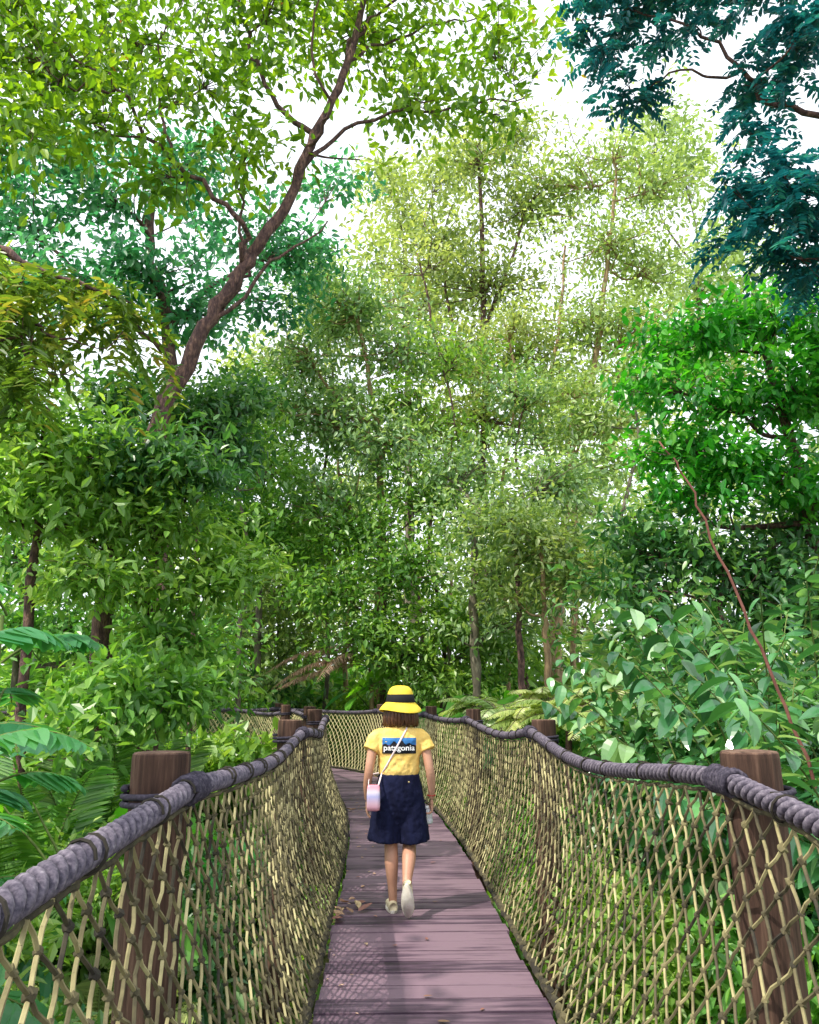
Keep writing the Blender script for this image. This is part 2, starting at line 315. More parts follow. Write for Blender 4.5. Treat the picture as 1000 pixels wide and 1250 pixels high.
for side in (-1,1):
    mb=MB(); S_=np.arange(-2.4,SEND,.012); c=pc(S_,0,0); tp=pc(S_,1.0)-c; zz=sag(S_,side); ctr=pc(S_,0)+tp*railoff(S_,side)[:,None]; ctr[:,2]=zz
    T=unit(np.gradient(ctr,axis=0)); Nn=unit(np.cross(T,[0,0,1.])); B=np.cross(Nn,T)
    for st in range(3):
        ph=S_*2*math.pi/.15+st*2*math.pi/3; hr=.0215
        strand(mb,ctr+hr*(np.cos(ph)[:,None]*Nn+np.sin(ph)[:,None]*B),.0155,ctr)
    rail=link('rope_handrail',mb.mesh('rope_handrail',ropem,True))
    tag(rail,'thick twisted rope handrail sagging between posts on the %s side of the bridge'%('left' if side<0 else 'right'),'rope')
    for k,s in enumerate(POSTS):
        if s<0 or (side<0 and s>17): continue
        lbm=MB(); t=np.linspace(-.09,.09,80); i0=np.interp(s+t,S_,np.arange(len(S_))).astype(int)
        ph=np.linspace(0,2*math.pi*8,80); cc=ctr[i0]
        tube(lbm,cc+.043*(np.cos(ph)[:,None]*Nn[i0]+np.sin(ph)[:,None]*B[i0]),.010,6,.4)
        pcn=pc(s,side*POFF[side]); ph=np.linspace(0,2*math.pi*2.6,70); q=np.stack([pcn[0]+.114*np.cos(ph),pcn[1]+.114*np.sin(ph),1.13+ph*.004],-1); tube(lbm,q,.011,6,.3)
        link('lashing',lbm.mesh('lashing',ropem,True),rail)
# nets
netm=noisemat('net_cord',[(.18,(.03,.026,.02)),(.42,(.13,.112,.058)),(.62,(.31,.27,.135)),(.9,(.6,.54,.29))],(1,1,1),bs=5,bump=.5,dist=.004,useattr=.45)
def prisms(mb,A,B,r,n=5,v=None):
    N=len(A); T=unit(B-A); rf=np.tile([0.3,1.,0.2],(N,1)); N1=unit(np.cross(T,rf)); N2=np.cross(T,N1); th=np.arange(n)*2*math.pi/n
    off=r*(np.cos(th)[None,:,None]*N1[:,None]+np.sin(th)[None,:,None]*N2[:,None]); V=np.concatenate([A[:,None]+off,B[:,None]+off],1)
    j=np.arange(n); k=(j+1)%n; q=np.stack([j,k,n+k,n+j],-1); f=(np.arange(N)[:,None,None]*2*n+q[None]).reshape(-1,4)
    mb.add(V,f,np.repeat(rng.random(N) if v is None else v,2*n))
KO=np.array([(1,0,0),(-1,0,0),(0,1,0),(0,-1,0),(0,0,1.2),(0,0,-1.2),(.65,.65,.5),(-.65,.65,.5),(.65,-.65,.5),(-.65,-.65,.5),(.65,.65,-.5),(-.65,.65,-.5),(.65,-.65,-.5),(-.65,-.65,-.5)])
bmk=bmesh.new(); [bmk.verts.new(x) for x in KO]; bmesh.ops.convex_hull(bmk,input=bmk.verts); bmk.verts.ensure_lookup_table(); bmk.verts.index_update()
KT=np.array([[v.index for v in f.verts] for f in bmk.faces if len(f.verts)==3]); bmk.free()
def knots(mb,P,r,v):
    N=len(P); sc=r*rng.uniform(.8,1.25,(N,1,1)); V=P[:,None]+KO[None]*sc+rng.normal(size=(N,14,3))*r*.12
    mb.add(V,(np.arange(N)[:,None,None]*14+KT[None]).reshape(-1,3),np.repeat(v,14))
def netpt(s,t,side):
    zt=sag(s,side)-.05; ot=np.abs(railoff(s,side)); ob=.6; z=zt*(1-t)+.015*t
    off=ot*(1-t)+ob*t+.06*np.sin(math.pi*t)+.015*np.sin(s*2.3+t*3)*np.sin(math.pi*t)
    p=pc(s,0); d=pc(s,1.0)-p; p=p+d*(side*off)[...,None]; p[...,2]=z; return p
fb=lambda s: np.clip((s-10)/6,0,1)*1.3-.10*np.clip((5-s)/3,0,1)  # cord lightened towards the far bend: sunlight put into its colour
for side in (-1,1):
    mb=MB(); ds=.124; NR=16; ns=int((SEND+2.2)/ds); I,J=np.meshgrid(np.arange(ns),np.arange(NR+1),indexing='ij')
    s=-2.2+(I+(J%2)*.5)*ds+rng.normal(size=I.shape)*.004; tj=(J/NR+rng.normal(size=I.shape)*.003*((J>0)&(J<NR)))
    s+=.03*np.sin(I*.13+J*.4)+.010*np.sin(I*.37-J*.2)
    P=netpt(s,np.clip(tj,0,1),side)+rng.normal(size=I.shape+(3,))*.0025
    A=[];B=[];SV=[]
    for j in range(NR):
        A.append(P[1:-1,j]); B.append(P[1:-1,j+1]); A.append(P[1:-1,j]); B.append(P[:-2,j+1] if j%2==0 else P[2:,j+1]); SV+= [s[1:-1,j]]*2
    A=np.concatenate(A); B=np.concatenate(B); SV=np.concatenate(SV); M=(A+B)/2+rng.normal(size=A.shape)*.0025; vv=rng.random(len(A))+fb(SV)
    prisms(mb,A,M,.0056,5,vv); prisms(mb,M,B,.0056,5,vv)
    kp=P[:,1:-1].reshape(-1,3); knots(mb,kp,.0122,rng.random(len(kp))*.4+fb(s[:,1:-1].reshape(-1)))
    S_=np.arange(-2.2,SEND-.2,.05)
    tube(mb,netpt(S_,np.full(S_.shape,0.0),side)+rng.normal(size=(len(S_),3))*.004,.008,6,.1)
    tube(mb,netpt(S_,np.full(S_.shape,1.0),side)+np.array([0,0,.01])+rng.normal(size=(len(S_),3))*.005,.016,6,-.2)
    S2=np.arange(-2.2,SEND-.2,.11); knots(mb,netpt(S2,np.full(S2.shape,.985),side),.024,rng.random(len(S2))*.1)
    for q in np.arange(-1.9,SEND-.4,.47):
        q=q+rng.normal()*.05; ph=np.linspace(0,2.6*math.pi,16); o=netpt(np.array([q]),np.array([0.]),side)[0]; o[2]+=.05
        d=(pc(q,1.0)-pc(q,0)); tt=np.array([-d[1],d[0],0]); loop=o+.040*(np.cos(ph)[:,None]*d+np.sin(ph)[:,None]*np.array([0,0,1.]))+tt*(ph/90)[:,None]; tube(mb,loop,.0045,5,-.5)
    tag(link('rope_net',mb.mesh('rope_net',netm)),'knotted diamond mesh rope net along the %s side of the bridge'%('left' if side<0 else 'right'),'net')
# ---------------- trees
A=at
make_tree('leaning_tree','tall tree with a leaning purple brown trunk and yellow green leaves at upper left','tree',
 [gr(120,11)]+[A(*p,11) for p in ((140,640),(185,530),(250,405),(300,322),(345,255),(385,165),(425,75),(450,-30),(475,-130))],(.17,.035),
 [pb(50,70,10,80,50),pb(160,50,11,85,45),pb(260,100,10.5,75,45),pb(330,20,11,85,42),pb(430,40,11.5,75,42),pb(510,125,11.5,70,25),pb(600,60,12,65,40),pb(115,150,10,65,38),pb(205,215,10.5,50,32),pb(20,-10,10,80,60),pb(610,140,12,45,18),pb(200,-60,11,150,50),pb(480,-50,11,150,50),pb(300,190,11,50,28),pb(20,150,9.5,60,40),pb(440,195,11.4,35,18)],
 L_['yellow'],barkA,640,17,.19,spread=.42,limbs=[([A(300,322,11),A(290,265,10.6),A(210,195,10.4),A(140,110,10),A(60,50,10)],.05,.015),
 ([A(385,165,11),A(330,110,11),A(300,40,11),A(290,-60,11)],.05,.02),([A(370,205,11),A(440,150,11.3),A(540,135,11.7),A(640,120,12)],.04,.012),
 ([A(405,120,11),A(440,40,11.2),A(500,-20,11.6)],.045,.02),([A(425,75,11),A(500,40,11.6),A(590,20,12)],.03,.012),([A(210,195,10.4),A(195,120,10.6),A(205,20,10.8)],.028,.01),([A(140,110,10),A(90,110,9.8),A(20,130,9.6)],.025,.01),([A(250,405,11),A(300,330,11.4),A(290,250,11.6),A(310,180,11.7)],.04,.015),([A(245,410,11),A(330,330,11),A(400,270,11.2)],.04,.012),([A(370,190,11),A(400,140,10.6),A(380,60,10.4),A(400,-40,10.3)],.035,.012)],twigs=.6,twr=.009)
make_tree('umbrella_tree','blue green tree with layered crown behind the leaning trunk','tree',
 [gr(190,19),A(200,600,19),A(205,400,19),A(180,290,19),A(200,200,19)],(.25,.09),
 [pb(130,240,18,65,32),pb(235,205,19,60,28),pb(180,325,18,80,28),pb(35,270,18,60,45),pb(315,285,20,55,28),pb(375,310,20,45,28),pb(70,180,19,45,28),pb(250,385,19,55,26),pb(90,360,18,65,36),pb(330,370,20,45,22),pb(-40,200,18,60,70),pb(410,225,21,32,20)],
 L_['blue'],barkA,460,22,.24,spread=.5,W=.5,limbs=[([A(205,400,19),A(260,350,19.5),A(340,310,20)],.09,.04),([A(200,430,19),A(130,370,18.5),A(60,300,18)],.09,.04)],twr=.015)
make_tree('dense_tree','dense dark green tree in front of the foot of the leaning trunk','tree',[gr(235,13),A(240,700,12.5),A(240,560,12)],(.05,.03),
 [pb(235,505,12,62,30),pb(285,545,12,48,28),pb(165,560,10,50,32),pb(230,570,10,55,28),pb(300,480,12,36,22),pb(140,490,12,40,30)],L_['dark'],barkA,300,20,.16,spread=.32)
make_tree('broadleaf_tree','mid green bushy tree at the left edge under the drooping leaves','tree',[gr(40,10),A(45,650,10),A(60,500,10)],(.08,.04),
 [pb(90,560,10,75,34),pb(20,500,9.5,65,40),pb(120,610,10,70,26),pb(10,610,9.5,65,38),pb(-50,400,9.5,60,80)],L_['fresh'],barkA,300,18,.18,spread=.34,W=.42)
make_tree('young_tree','light fresh green young tree between dark tree and pale centre trees','tree',[gr(318,22),A(318,720,22),A(322,580,22)],(.14,.05),
 [pb(325,560,22,55,36),pb(285,640,21,75,36),pb(350,640,22,50,36),pb(330,495,23,40,30),pb(250,590,21,60,28)],L_['fresh'],barkB,400,18,.24,spread=.55)
make_tree('spreading_shrub','fresh green spreading shrub tree in the left middle layer','tree',[gr(150,11.5),A(165,850,11),A(185,700,10.5)],(.06,.03),
 [pb(200,640,10.5,75,26),pb(110,700,9.8,70,26),pb(230,715,10.5,70,26),pb(180,600,10.7,50,18),pb(120,650,10.5,55,20),pb(280,690,11,45,20)],L_['fresh'],barkA,290,18,.16,spread=.3,W=.4)
make_tree('left_backdrop_tree','mid green tree filling the left edge far behind the split leaves','tree',[gr(20,17),A(20,850,17),A(30,650,17)],(.12,.05),
 [pb(30,680,17,75,40),pb(100,760,17,85,36),pb(-30,620,17,80,50),pb(20,770,16.5,85,40),pb(180,790,17,75,36),pb(250,780,18,60,36),pb(60,560,18,70,40)],L_['mid'],barkB,440,19,.2,spread=.42)
make_tree('shaded_shrub','loose dark shrub behind the left rope net','shrub',[gr(190,10.5),A(190,920,10.5),A(195,840,10.5)],(.05,.02),
 [pb(215,780,10.5,55,28),pb(150,830,9.5,60,28),pb(110,890,9,60,30),pb(205,850,10,50,28),pb(255,825,12,35,25)],L_['mid'],barkA,170,16,.18,spread=.3)
make_tree('forest_tree','olive leafed understory tree left of centre with thin trunk','tree',[gr(345,24),A(342,850,24),A(340,720,24)],(.14,.05),
 [pb(335,720,24,70,44),pb(385,680,24.5,45,40),pb(290,770,23,60,36),pb(370,780,24,50,32),pb(310,830,23,70,28)],L_['olive'],barkB,400,18,.24,spread=.6)
make_tree('drooping_tree','overhanging branches with drooping feathery olive leaves at left edge','tree',[Vector((-5.6,5.6,-1.1)),Vector((-5.2,5.8,2)),A(-60,330,6.2),A(60,335,6.3),A(160,370,6.5)],(.1,.008),
 [pb(30,340,6.2,45,14),pb(100,355,6.4,45,14),pb(40,410,6.1,50,16),pb(140,360,6.5,35,12),pb(-30,350,6.1,50,50),pb(20,460,6,45,16),pb(150,405,6.5,30,14),pb(90,450,6.3,40,15)],L_['rust'],barkA,50,9,.2,mode='p',pin=(3,.46,9,.14,.34,.9),limbs=[([A(-40,400,6.1),A(30,395,6.1),A(100,420,6.2)],.03,.008),([A(-60,330,6.2),A(0,380,6),A(40,450,6)],.03,.008)],twr=.006)
ctw=dict(twr=.026,twigs=.5)
make_tree('tall_tree','tallest slender olive tree with straight trunk in the picture centre','tree',[gr(585,27),A(587,800,27),A(592,520,27),A(590,330,27),A(583,190,27)],(.26,.06),
 [pb(585,200,27,45,30),pb(540,290,27,50,30),pb(645,250,27,45,34),pb(600,345,27,65,30),pb(555,430,26,60,30),pb(640,430,26,55,30),pb(590,510,26,70,28),pb(625,165,28,36,22)],L_['olive'],barkA,520,22,.24,spread=.85,limbs=[([A(592,500,27),A(560,430,27),A(535,300,27)],.11,.04),([A(590,400,27),A(620,330,27),A(650,230,27)],.1,.04)],**ctw)
make_tree('tall_tree','slender tree with forked crown left of the picture centre','tree',[gr(465,22),A(463,750,22),A(465,600,22),A(455,480,22),A(430,370,22)],(.17,.05),
 [pb(430,375,22,45,30),pb(375,435,22,40,30),pb(485,425,22,45,30),pb(400,515,22,55,30),pb(475,535,21,55,30),pb(350,500,22,36,28),pb(385,345,23,36,24),pb(400,605,21,50,26)],L_['grey'],barkC,440,21,.21,spread=.7,limbs=[([A(462,560,22),A(490,500,22),A(500,400,22)],.08,.03),([A(460,520,22),A(400,470,22),A(370,420,22)],.08,.03)],**ctw)
make_tree('tall_tree','pale leafed tree with bare leaning tan trunk right of centre','tree',[gr(680,25),A(680,750,25),A(692,590,25),A(715,500,25),A(735,380,25),A(752,220,25)],(.24,.06),
 [pb(745,190,25,50,30),pb(800,230,25,40,34),pb(690,230,26,40,30),pb(745,300,25,62,30),pb(720,390,25,54,30),pb(775,405,25,45,30),pb(680,470,25,40,30),pb(765,510,24,45,28),pb(800,330,26,40,28),pb(870,450,26,45,28)],L_['pale'],barkC,540,21,.23,spread=.85,limbs=[([A(690,600,25),A(660,520,25),A(680,420,25),A(690,300,25)],.12,.04)],**ctw)
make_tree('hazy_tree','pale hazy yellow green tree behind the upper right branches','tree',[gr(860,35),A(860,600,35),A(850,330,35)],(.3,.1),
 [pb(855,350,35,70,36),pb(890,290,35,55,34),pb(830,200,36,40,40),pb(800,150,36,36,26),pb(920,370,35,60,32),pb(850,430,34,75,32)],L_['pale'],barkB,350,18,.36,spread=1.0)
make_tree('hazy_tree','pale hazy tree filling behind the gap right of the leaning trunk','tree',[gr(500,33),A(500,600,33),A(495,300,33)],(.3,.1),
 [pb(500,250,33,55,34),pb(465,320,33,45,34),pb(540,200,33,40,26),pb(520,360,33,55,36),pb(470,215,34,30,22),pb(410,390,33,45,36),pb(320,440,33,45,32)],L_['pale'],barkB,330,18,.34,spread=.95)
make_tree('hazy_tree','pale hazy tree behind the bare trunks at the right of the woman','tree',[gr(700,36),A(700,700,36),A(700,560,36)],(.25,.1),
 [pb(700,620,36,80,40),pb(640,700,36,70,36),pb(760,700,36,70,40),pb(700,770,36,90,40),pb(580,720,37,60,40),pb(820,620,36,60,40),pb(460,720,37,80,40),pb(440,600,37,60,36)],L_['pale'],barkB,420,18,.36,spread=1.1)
make_tree('understory_tree','green understory tree in the middle distance left of the far trunks','tree',[gr(475,21),A(468,800,21),A(470,660,21)],(.12,.05),
 [pb(430,650,21,58,32),pb(520,600,21,50,30),pb(400,720,20,50,28),pb(500,690,20,58,30),pb(450,770,20,55,26)],L_['mid'],barkA,370,20,.19,spread=.6,twr=.015)
make_tree('understory_tree','grey green understory tree with mossy trunk right behind the woman','tree',[gr(580,18.5),A(582,840,18.5),A(578,700,18.5),A(585,620,18.5)],(.13,.08),
 [pb(600,640,19,62,30),pb(680,590,20,54,30),pb(650,710,19,60,28),pb(720,690,19,54,30),pb(560,570,20,50,26),pb(610,760,18.8,50,22)],L_['grey'],barkB,420,20,.19,spread=.58,twr=.015)
make_tree('leafy_shrub','leafy shrub below the far trunks at the bend of the bridge','shrub',[gr(540,20),A(545,850,20),A(550,780,20)],(.1,.05),
 [pb(555,760,20,55,30),pb(500,790,20,50,32),pb(610,790,21,60,30),pb(540,830,20,70,26)],L_['mid'],barkB,330,18,.2,spread=.38)
for px,Y,r,top,lab,bk in ((635,17,.085,720,'straight brown bare trunk of a slim tree left of the tan trunk',barkA),(668,16.5,.085,750,'short tan bare trunk of a slim tree behind the right rope net',barkC)):
    make_tree('slim_tree',lab,'tree',[gr(px,Y),A(px+2,830,Y),A(px-3,top,Y),A(px-8,top-90,Y)],(r*1.2,r*.5),[pb(px-10,top-90,Y,50,28),pb(px+40,top-50,Y,40,22),pb(px-40,top-20,Y,30,20)],L_['olive'],bk,130,16,.18,spread=.45)
for px,Y,r,top,dx,bk,lf in ((393,23,.07,480,14,barkB,'olive'),(430,25,.08,560,-18,barkC,'grey'),(505,26,.08,400,20,barkA,'pale'),(548,23,.06,600,-12,barkC,'olive'),(612,24,.08,480,18,barkC,'pale'),(705,22,.09,560,-10,barkC,'pale'),(757,21,.08,540,22,barkB,'olive'),(300,20,.07,560,-16,barkB,'mid'),(530,21,.06,520,24,barkA,'mid'),(650,23,.07,560,-20,barkA,'grey')):
    make_tree('slim_tree','slim tree with thin bare trunk in the far middle of the forest','tree',[gr(px,Y),A(px+dx*.5,780,Y),A(px-dx*.3,(top+800)/2,Y),A(px+dx,top,Y),A(px+dx*.2,top-90,Y)],(r*1.2,r*.4),[pb(px+dx,top-80,Y,42,22),pb(px-dx-15,top-30,Y,36,18),pb(px+30,top+10,Y,28,15)],L_[lf],bk,90,18,.2,group='slim trees in the far middle of the forest',spread=.55,twr=.018)
# right
make_tree('bright_green_tree','vivid green tree with layered crown at the right edge','tree',[gr(1040,11.5),A(1020,750,11.5),A(985,620,11.5),A(955,500,11.5),A(930,420,11.5)],(.14,.05),
 [pb(850,410,11.5,65,20),pb(950,385,11,70,26),pb(800,470,11.5,46,20),pb(895,485,11,70,22),pb(985,480,11,55,32),pb(825,545,11.5,50,18),pb(910,570,11,70,22),pb(985,600,11,55,30),pb(845,610,11.5,50,18),pb(1040,440,11,60,80)],L_['bright'],barkA,500,20,.165,spread=.3,flat=1.3,W=.5,twr=.011)
make_tree('overhanging_tree','dark blue green feathery branches hanging in from the upper right','tree',[Vector((7.5,8,-1.1)),Vector((7.6,8,4)),A(1130,200,8),A(1090,60,8),A(1060,-60,8)],(.24,.06),
 [pb(720,10,8.5,32,16),pb(775,120,8.5,25,15),pb(745,60,8.5,26,12),pb(840,25,8,45,16),pb(935,95,8,38,18),pb(985,25,7.5,42,26),pb(915,160,8,28,18),pb(935,290,8,42,22),pb(985,240,7.7,42,34),pb(885,225,8,20,13),pb(790,-50,8,90,40),pb(950,-50,8,90,40),pb(990,320,7.8,30,22),pb(940,220,8,32,22)],
 L_['navy'],barkA,280,3,.1,mode='p',pin=(3,.40,8,.12,.45,.4),limbs=[([A(1130,150,8),A(1000,140,8),A(920,110,8),A(860,40,8),A(740,10,8.5)],.05,.01),([A(1130,220,8),A(1000,260,8),A(930,280,8)],.04,.012),([A(900,90,8),A(830,90,8.2),A(770,110,8.5)],.02,.008)],twigs=.4)
make_tree('shaded_shrub','dark shrub below the vivid green tree behind the glossy plants','shrub',[gr(880,11.5),A(880,850,11.5),A(880,720,11.5)],(.08,.04),
 [pb(870,680,11.5,72,30),pb(950,700,11.5,70,40),pb(790,660,12,45,30),pb(765,720,12,45,32),pb(850,780,12,100,46),pb(980,650,12,60,40),pb(1000,760,11.5,60,46)],L_['dark'],barkA,430,19,.18,spread=.34)
make_tree('added_shade_tree','unseen airy tree added outside the left of the view to dapple the deck','tree',[Vector((-8,-1.5,-1.1)),Vector((-7.6,-1.4,3)),Vector((-6.4,-1,7)),Vector((-5.6,0,9))],(.2,.05),  # out of view, added so its crown throws patchy shade on the deck
 [(Vector((-5.2,.2,7.6)),(.7,.8,.4)),(Vector((-4.6,-2.0,7.0)),(.9,1.0,.6)),(Vector((-6.0,2.4,8.9)),(.6,.7,.4))],L_['mid'],barkB,75,18,.2,spread=.26)
# ---------------- prototype plants
def frond(lb,sb,base,az,ln,lift,droop,nl,L,W,lf=.9,r=.008,K=0,t0=.18):
    t=np.linspace(0,1,12); h=np.array([math.cos(az),math.sin(az),0]); p=np.array(base)+h*(ln*t*math.cos(lift))[:,None]+np.array([0,0,1.])*(ln*(t*math.sin(lift)-droop*t*t))[:,None]
    tube(sb,p,np.linspace(r,r*.3,12),5,cap=False)
    tt=np.linspace(t0,1,nl); q=np.stack([np.interp(tt,t,p[:,k]) for k in range(3)],-1); T=unit(np.gradient(q,axis=0)); S=unit(np.cross(T,[0,0,1.])); U=np.cross(S,T); v0=rng.random()
    for sg in (-1,1):
        D=S*sg+T*(1-lf+.35)+rng.normal(size=q.shape)*.06-U*.15; lw=L*np.sin(math.pi*np.clip(tt*.9+.08,0,1))**.6
        leaves(lb,q,D,U+rng.normal(size=q.shape)*.1,lw,W,.15,.25,np.clip((rng.random(nl)*.4+v0*.6),0,1),K)
def proto(name,label,cat,group,fn,lm,sm):
    lb=MB(); sb=MB(); fn(lb,sb); e=empty(name,(0,0,0),label,cat,group)
    link('stem',sb.mesh('stem',sm,True),e); link('foliage',lb.mesh('foliage',lm),e); return e
def f_bush(n,nl,L,R_,H,W=.45,K=0,droop=.2):
    def fn(lb,sb):
        bl=[((rng.normal()*R_*.35,rng.normal()*R_*.35,H*rng.uniform(.35,.65)),(R_*.42,R_*.42,H*.2)) for _ in range(6)]
        cl,ax,idx=blobclusters(bl,n); clusters(lb,cl,ax,nl,.16,L,W,droop,.9,K=K)
        for k in range(0,n,3): tube(sb,smooth_path([(rng.normal()*.05,rng.normal()*.05,-.1),(cl[k][0]*.4,cl[k][1]*.4,cl[k][2]*.6),tuple(cl[k])],3),np.linspace(.014,.004,7),4,cap=False)
    return fn
def f_fern(nf,ln,lift,droop,nl,L,W=.25,H=0):
    def fn(lb,sb):
        if H: tube(sb,smooth_path([(0,0,-.1),(.04,.02,H*.5),(0,0,H)],4),np.linspace(.06,.045,9),7)
        for k in range(nf): frond(lb,sb,(0,0,H+.02),k*2.4+rng.normal()*.3,ln*rng.uniform(.7,1.15),lift+rng.normal()*.2,droop*rng.uniform(.7,1.3),nl,L,W)
    return fn
def f_split(nf,H,ln):
    def fn(lb,sb):
        tube(sb,smooth_path([(0,0,-.1),(.05,.02,H*.5),(0,.05,H)],4),np.linspace(.035,.015,9),7)
        for k in range(nf):
            z=H*(.42+.58*k/(nf-1)); frond(lb,sb,(0,.02,z),k*2.4+rng.normal()*.3,ln*rng.uniform(.8,1.15),.35+.5*k/nf+rng.normal()*.1,.55,10,ln*.34,.48,r=.012,K=6,t0=.3)
    return fn
def f_ginger(ns,H,L,W,lean=.5):
    def fn(lb,sb):
        for k in range(ns):
            az=k*2.4+rng.normal()*.4; h=np.array([math.cos(az),math.sin(az),0]); hh=H*rng.uniform(.5,1.1); t=np.linspace(0,1,14); b=h*.3*rng.random()
            p=b+h*(hh*lean*t**2.0)[:,None]*rng.uniform(.5,1.3)+np.array([0,0,1.])*(hh*(t-.2*t**3))[:,None]; tube(sb,p,np.linspace(.013,.005,14),6,cap=False)
            nl=34; tt=np.linspace(.3,1,nl); q=np.stack([np.interp(tt,t,p[:,i]) for i in range(3)],-1); T=unit(np.gradient(q,axis=0)); S=unit(np.cross(T,[0,0,1.])); U=np.cross(S,T)
            sg=np.where(np.arange(nl)%2==0,1,-1)[:,None]
            leaves(lb,q,S*sg*.9+T*.35-np.array([0,0,.45])+rng.normal(size=q.shape)*.3,U*.4+rng.normal(size=q.shape)*.3+np.array([0,0,.9]),L*rng.uniform(.65,1.2,nl),W,.25,.3,rng.random(nl),7)
    return fn
def f_big(nf,H,L,W):
    def fn(lb,sb):
        for k in range(nf):
            az=k*2.4+rng.normal()*.3; h=np.array([math.cos(az),math.sin(az),0]); hh=H*rng.uniform(.6,1.1); e=h*hh*.45+np.array([0,0,hh]); tube(sb,smooth_path([(0,0,0),tuple(h*.1*hh+np.array([0,0,hh*.6])),tuple(e)],4),np.linspace(.014,.007,9),5,cap=False)
            leaves(lb,e[None],(h*.8+np.array([0,0,-.1]))[None],np.array([[0,0,1.]])+rng.normal(size=(1,3))*.3,np.array([L*rng.uniform(.7,1.2)]),W,.15,.35,None,9)
    return fn
P_=dict(
 bush=proto('leafy_bush','light green small leafed bush beside the bridge below the rope nets','bush','light green bushes below the rope nets',f_bush(240,15,.12,.8,1.7),L_['fresh'],stemg),
 bush2=proto('leafy_bush','mid green bush with broad leaves in the undergrowth around the bridge','bush','mid green broad leafed bushes in the undergrowth',f_bush(150,12,.19,.9,1.8,.5),L_['mid'],stemg),
 bush3=proto('leafy_bush','dark green shaded bush in the undergrowth around the bridge','bush','dark shaded bushes in the undergrowth',f_bush(210,14,.15,.9,1.7,.4),L_['dark'],stemg),
 fern=proto('fern','yellow green fern clump with arching fronds in the undergrowth','fern','yellow green ferns in the undergrowth',f_fern(16,1.3,1.15,.6,26,.19,.24),L_['fern'],stemg),
 gfern=proto('fern','fresh green fern clump with arching fronds in the undergrowth','fern','fresh green ferns in the undergrowth',f_fern(14,1.4,1.15,.6,28,.21,.22),L_['fresh'],stemg),
 tfern=proto('tree_fern','yellow green tree fern spreading feathery fronds just behind the right rope','tree fern','yellow green tree ferns behind the right rope',f_fern(16,1.05,.7,.65,30,.2,.26,2.15),L_['fern'],barkA),
 palm=proto('palm_plant','green feather palm clump with long arching fronds','palm','green feather palms among the undergrowth',f_fern(12,3.0,1.25,.42,40,.42,.14),L_['mid'],stemg),
 split=proto('split_leaf_plant','tall plant with large deeply split leaves reaching in from the left edge','plant','large split leaved plants at the left edge',f_split(10,2.9,1.0),L_['split'],stemg),
 ginger=proto('ginger_plant','tall glossy leafed plant with arching leafy stems beyond the right rope net','plant','tall glossy leafed plants beyond the right net',f_ginger(24,3.9,.235,.5,.3),L_['gloss'],stemg),
 big=proto('large_leaf_plant','plant with a few very large heart shaped green leaves in the undergrowth','plant','large leafed plants in the undergrowth',f_big(9,1.3,.55,.6),L_['bright'],stemg))
used=set()
def put(k,x,y,rz=None,sc=1,z=GZ):
    rz=rng.random()*6.28 if rz is None else rz
    if k not in used:
        used.add(k); r=P_[k]; r.location=(x,y,z); r.rotation_euler=(0,0,rz); r.scale=(sc,sc,sc); return r
    return copy_tree(P_[k],(x,y,z),rz,sc)
for side in (-1,1):
    ys=-.5
    while ys<17:
        for off in (1.8,2.9,4.2):
            if rng.random()<.12: continue
            o=off+rng.normal()*.22; p=pc(ys+rng.normal()*.25,side*o)
            kind=str(rng.choice(['bush','bush2','bush3','gfern','fern'],p=[.42,.2,.04,.2,.14] if side>0 else [.34,.18,.08,.2,.2]))
            sc={1.8:.74,2.9:1.0,4.2:1.2}[off]*rng.uniform(.8,1.15)
            if side<0 and ys>6.5: sc=min(sc,.92-.05*(ys-6.5))
            if side<0 and ys>12 : continue
            if p[1]<.9 and abs(o)<2.3: continue
            put(kind,p[0],p[1],sc=sc)
        ys+=1.05
for (x0,x1,y,h,st) in ((-13,12,22.8,1.7,1.5),(-16,15,26,2.3,2.0),(3.5,12,14,1.7,1.5),(5,12,9.5,1.5,1.5),(-12,-6.5,13,1.7,1.5),(-9,-5.5,8.5,1.5,1.4)):
    x=x0
    while x<x1:
        put(str(rng.choice(['bush2','bush3','bush','palm'],p=[.35,.1,.4,.15])),x+rng.normal()*.3,y+rng.normal()*.7,sc=h*rng.uniform(.8,1.2)); x+=st
for (px,Y,sc) in ((800,8.4,.85),(840,7.2,.85),(880,6.3,.85),(930,5.5,.82),(990,4.9,.84),(1055,5.3,.9),(935,6.9,.98),(1000,7.2,1.05),(1090,4.3,.8),(885,8.2,1.02),(845,9.6,1.05),(960,9,1.15)):
    p=at(px,850,Y); put('ginger',p.x,Y,sc=sc)
for (px,Y,sc,rz) in ((-80,5.0,1.0,.3),(-130,3.8,.85,1.6),(0,7.0,1.1,2.2),(-50,4.3,.75,4.0)):
    p=at(px,850,Y); put('split',p.x,Y,rz,sc)
for (px,Y,sc,rz) in ((60,8.2,1.0,1.0),(-130,5.6,.9,.1),(150,9.5,1.0,2),(190,11,1.05,1.2),(110,12,1.1,.4),(420,23.5,1.3,0),(560,22.5,1.2,1),(500,24.5,1.5,.5),(20,6.2,.75,2)):
    p=at(px,850,Y); put('palm',p.x,Y,rz,sc)
for (px,Y,sc) in ((612,13.2,1.0),(652,12.2,1.0),(693,11.2,1.0),(738,10.2,.98),(585,15.2,1.02),(775,9.4,.96),(668,14,1.08),(725,12.5,1.08)):
    p=at(px,850,Y); put('tfern',p.x,Y,sc=sc)
for (px,Y,sc) in ((60,4.6,1.2),(150,5.6,1.3),(100,3.8,1.0),(200,6.6,1.1),(230,8,1.1)):
    p=at(px,850,Y); put('fern',p.x,Y,sc=sc)
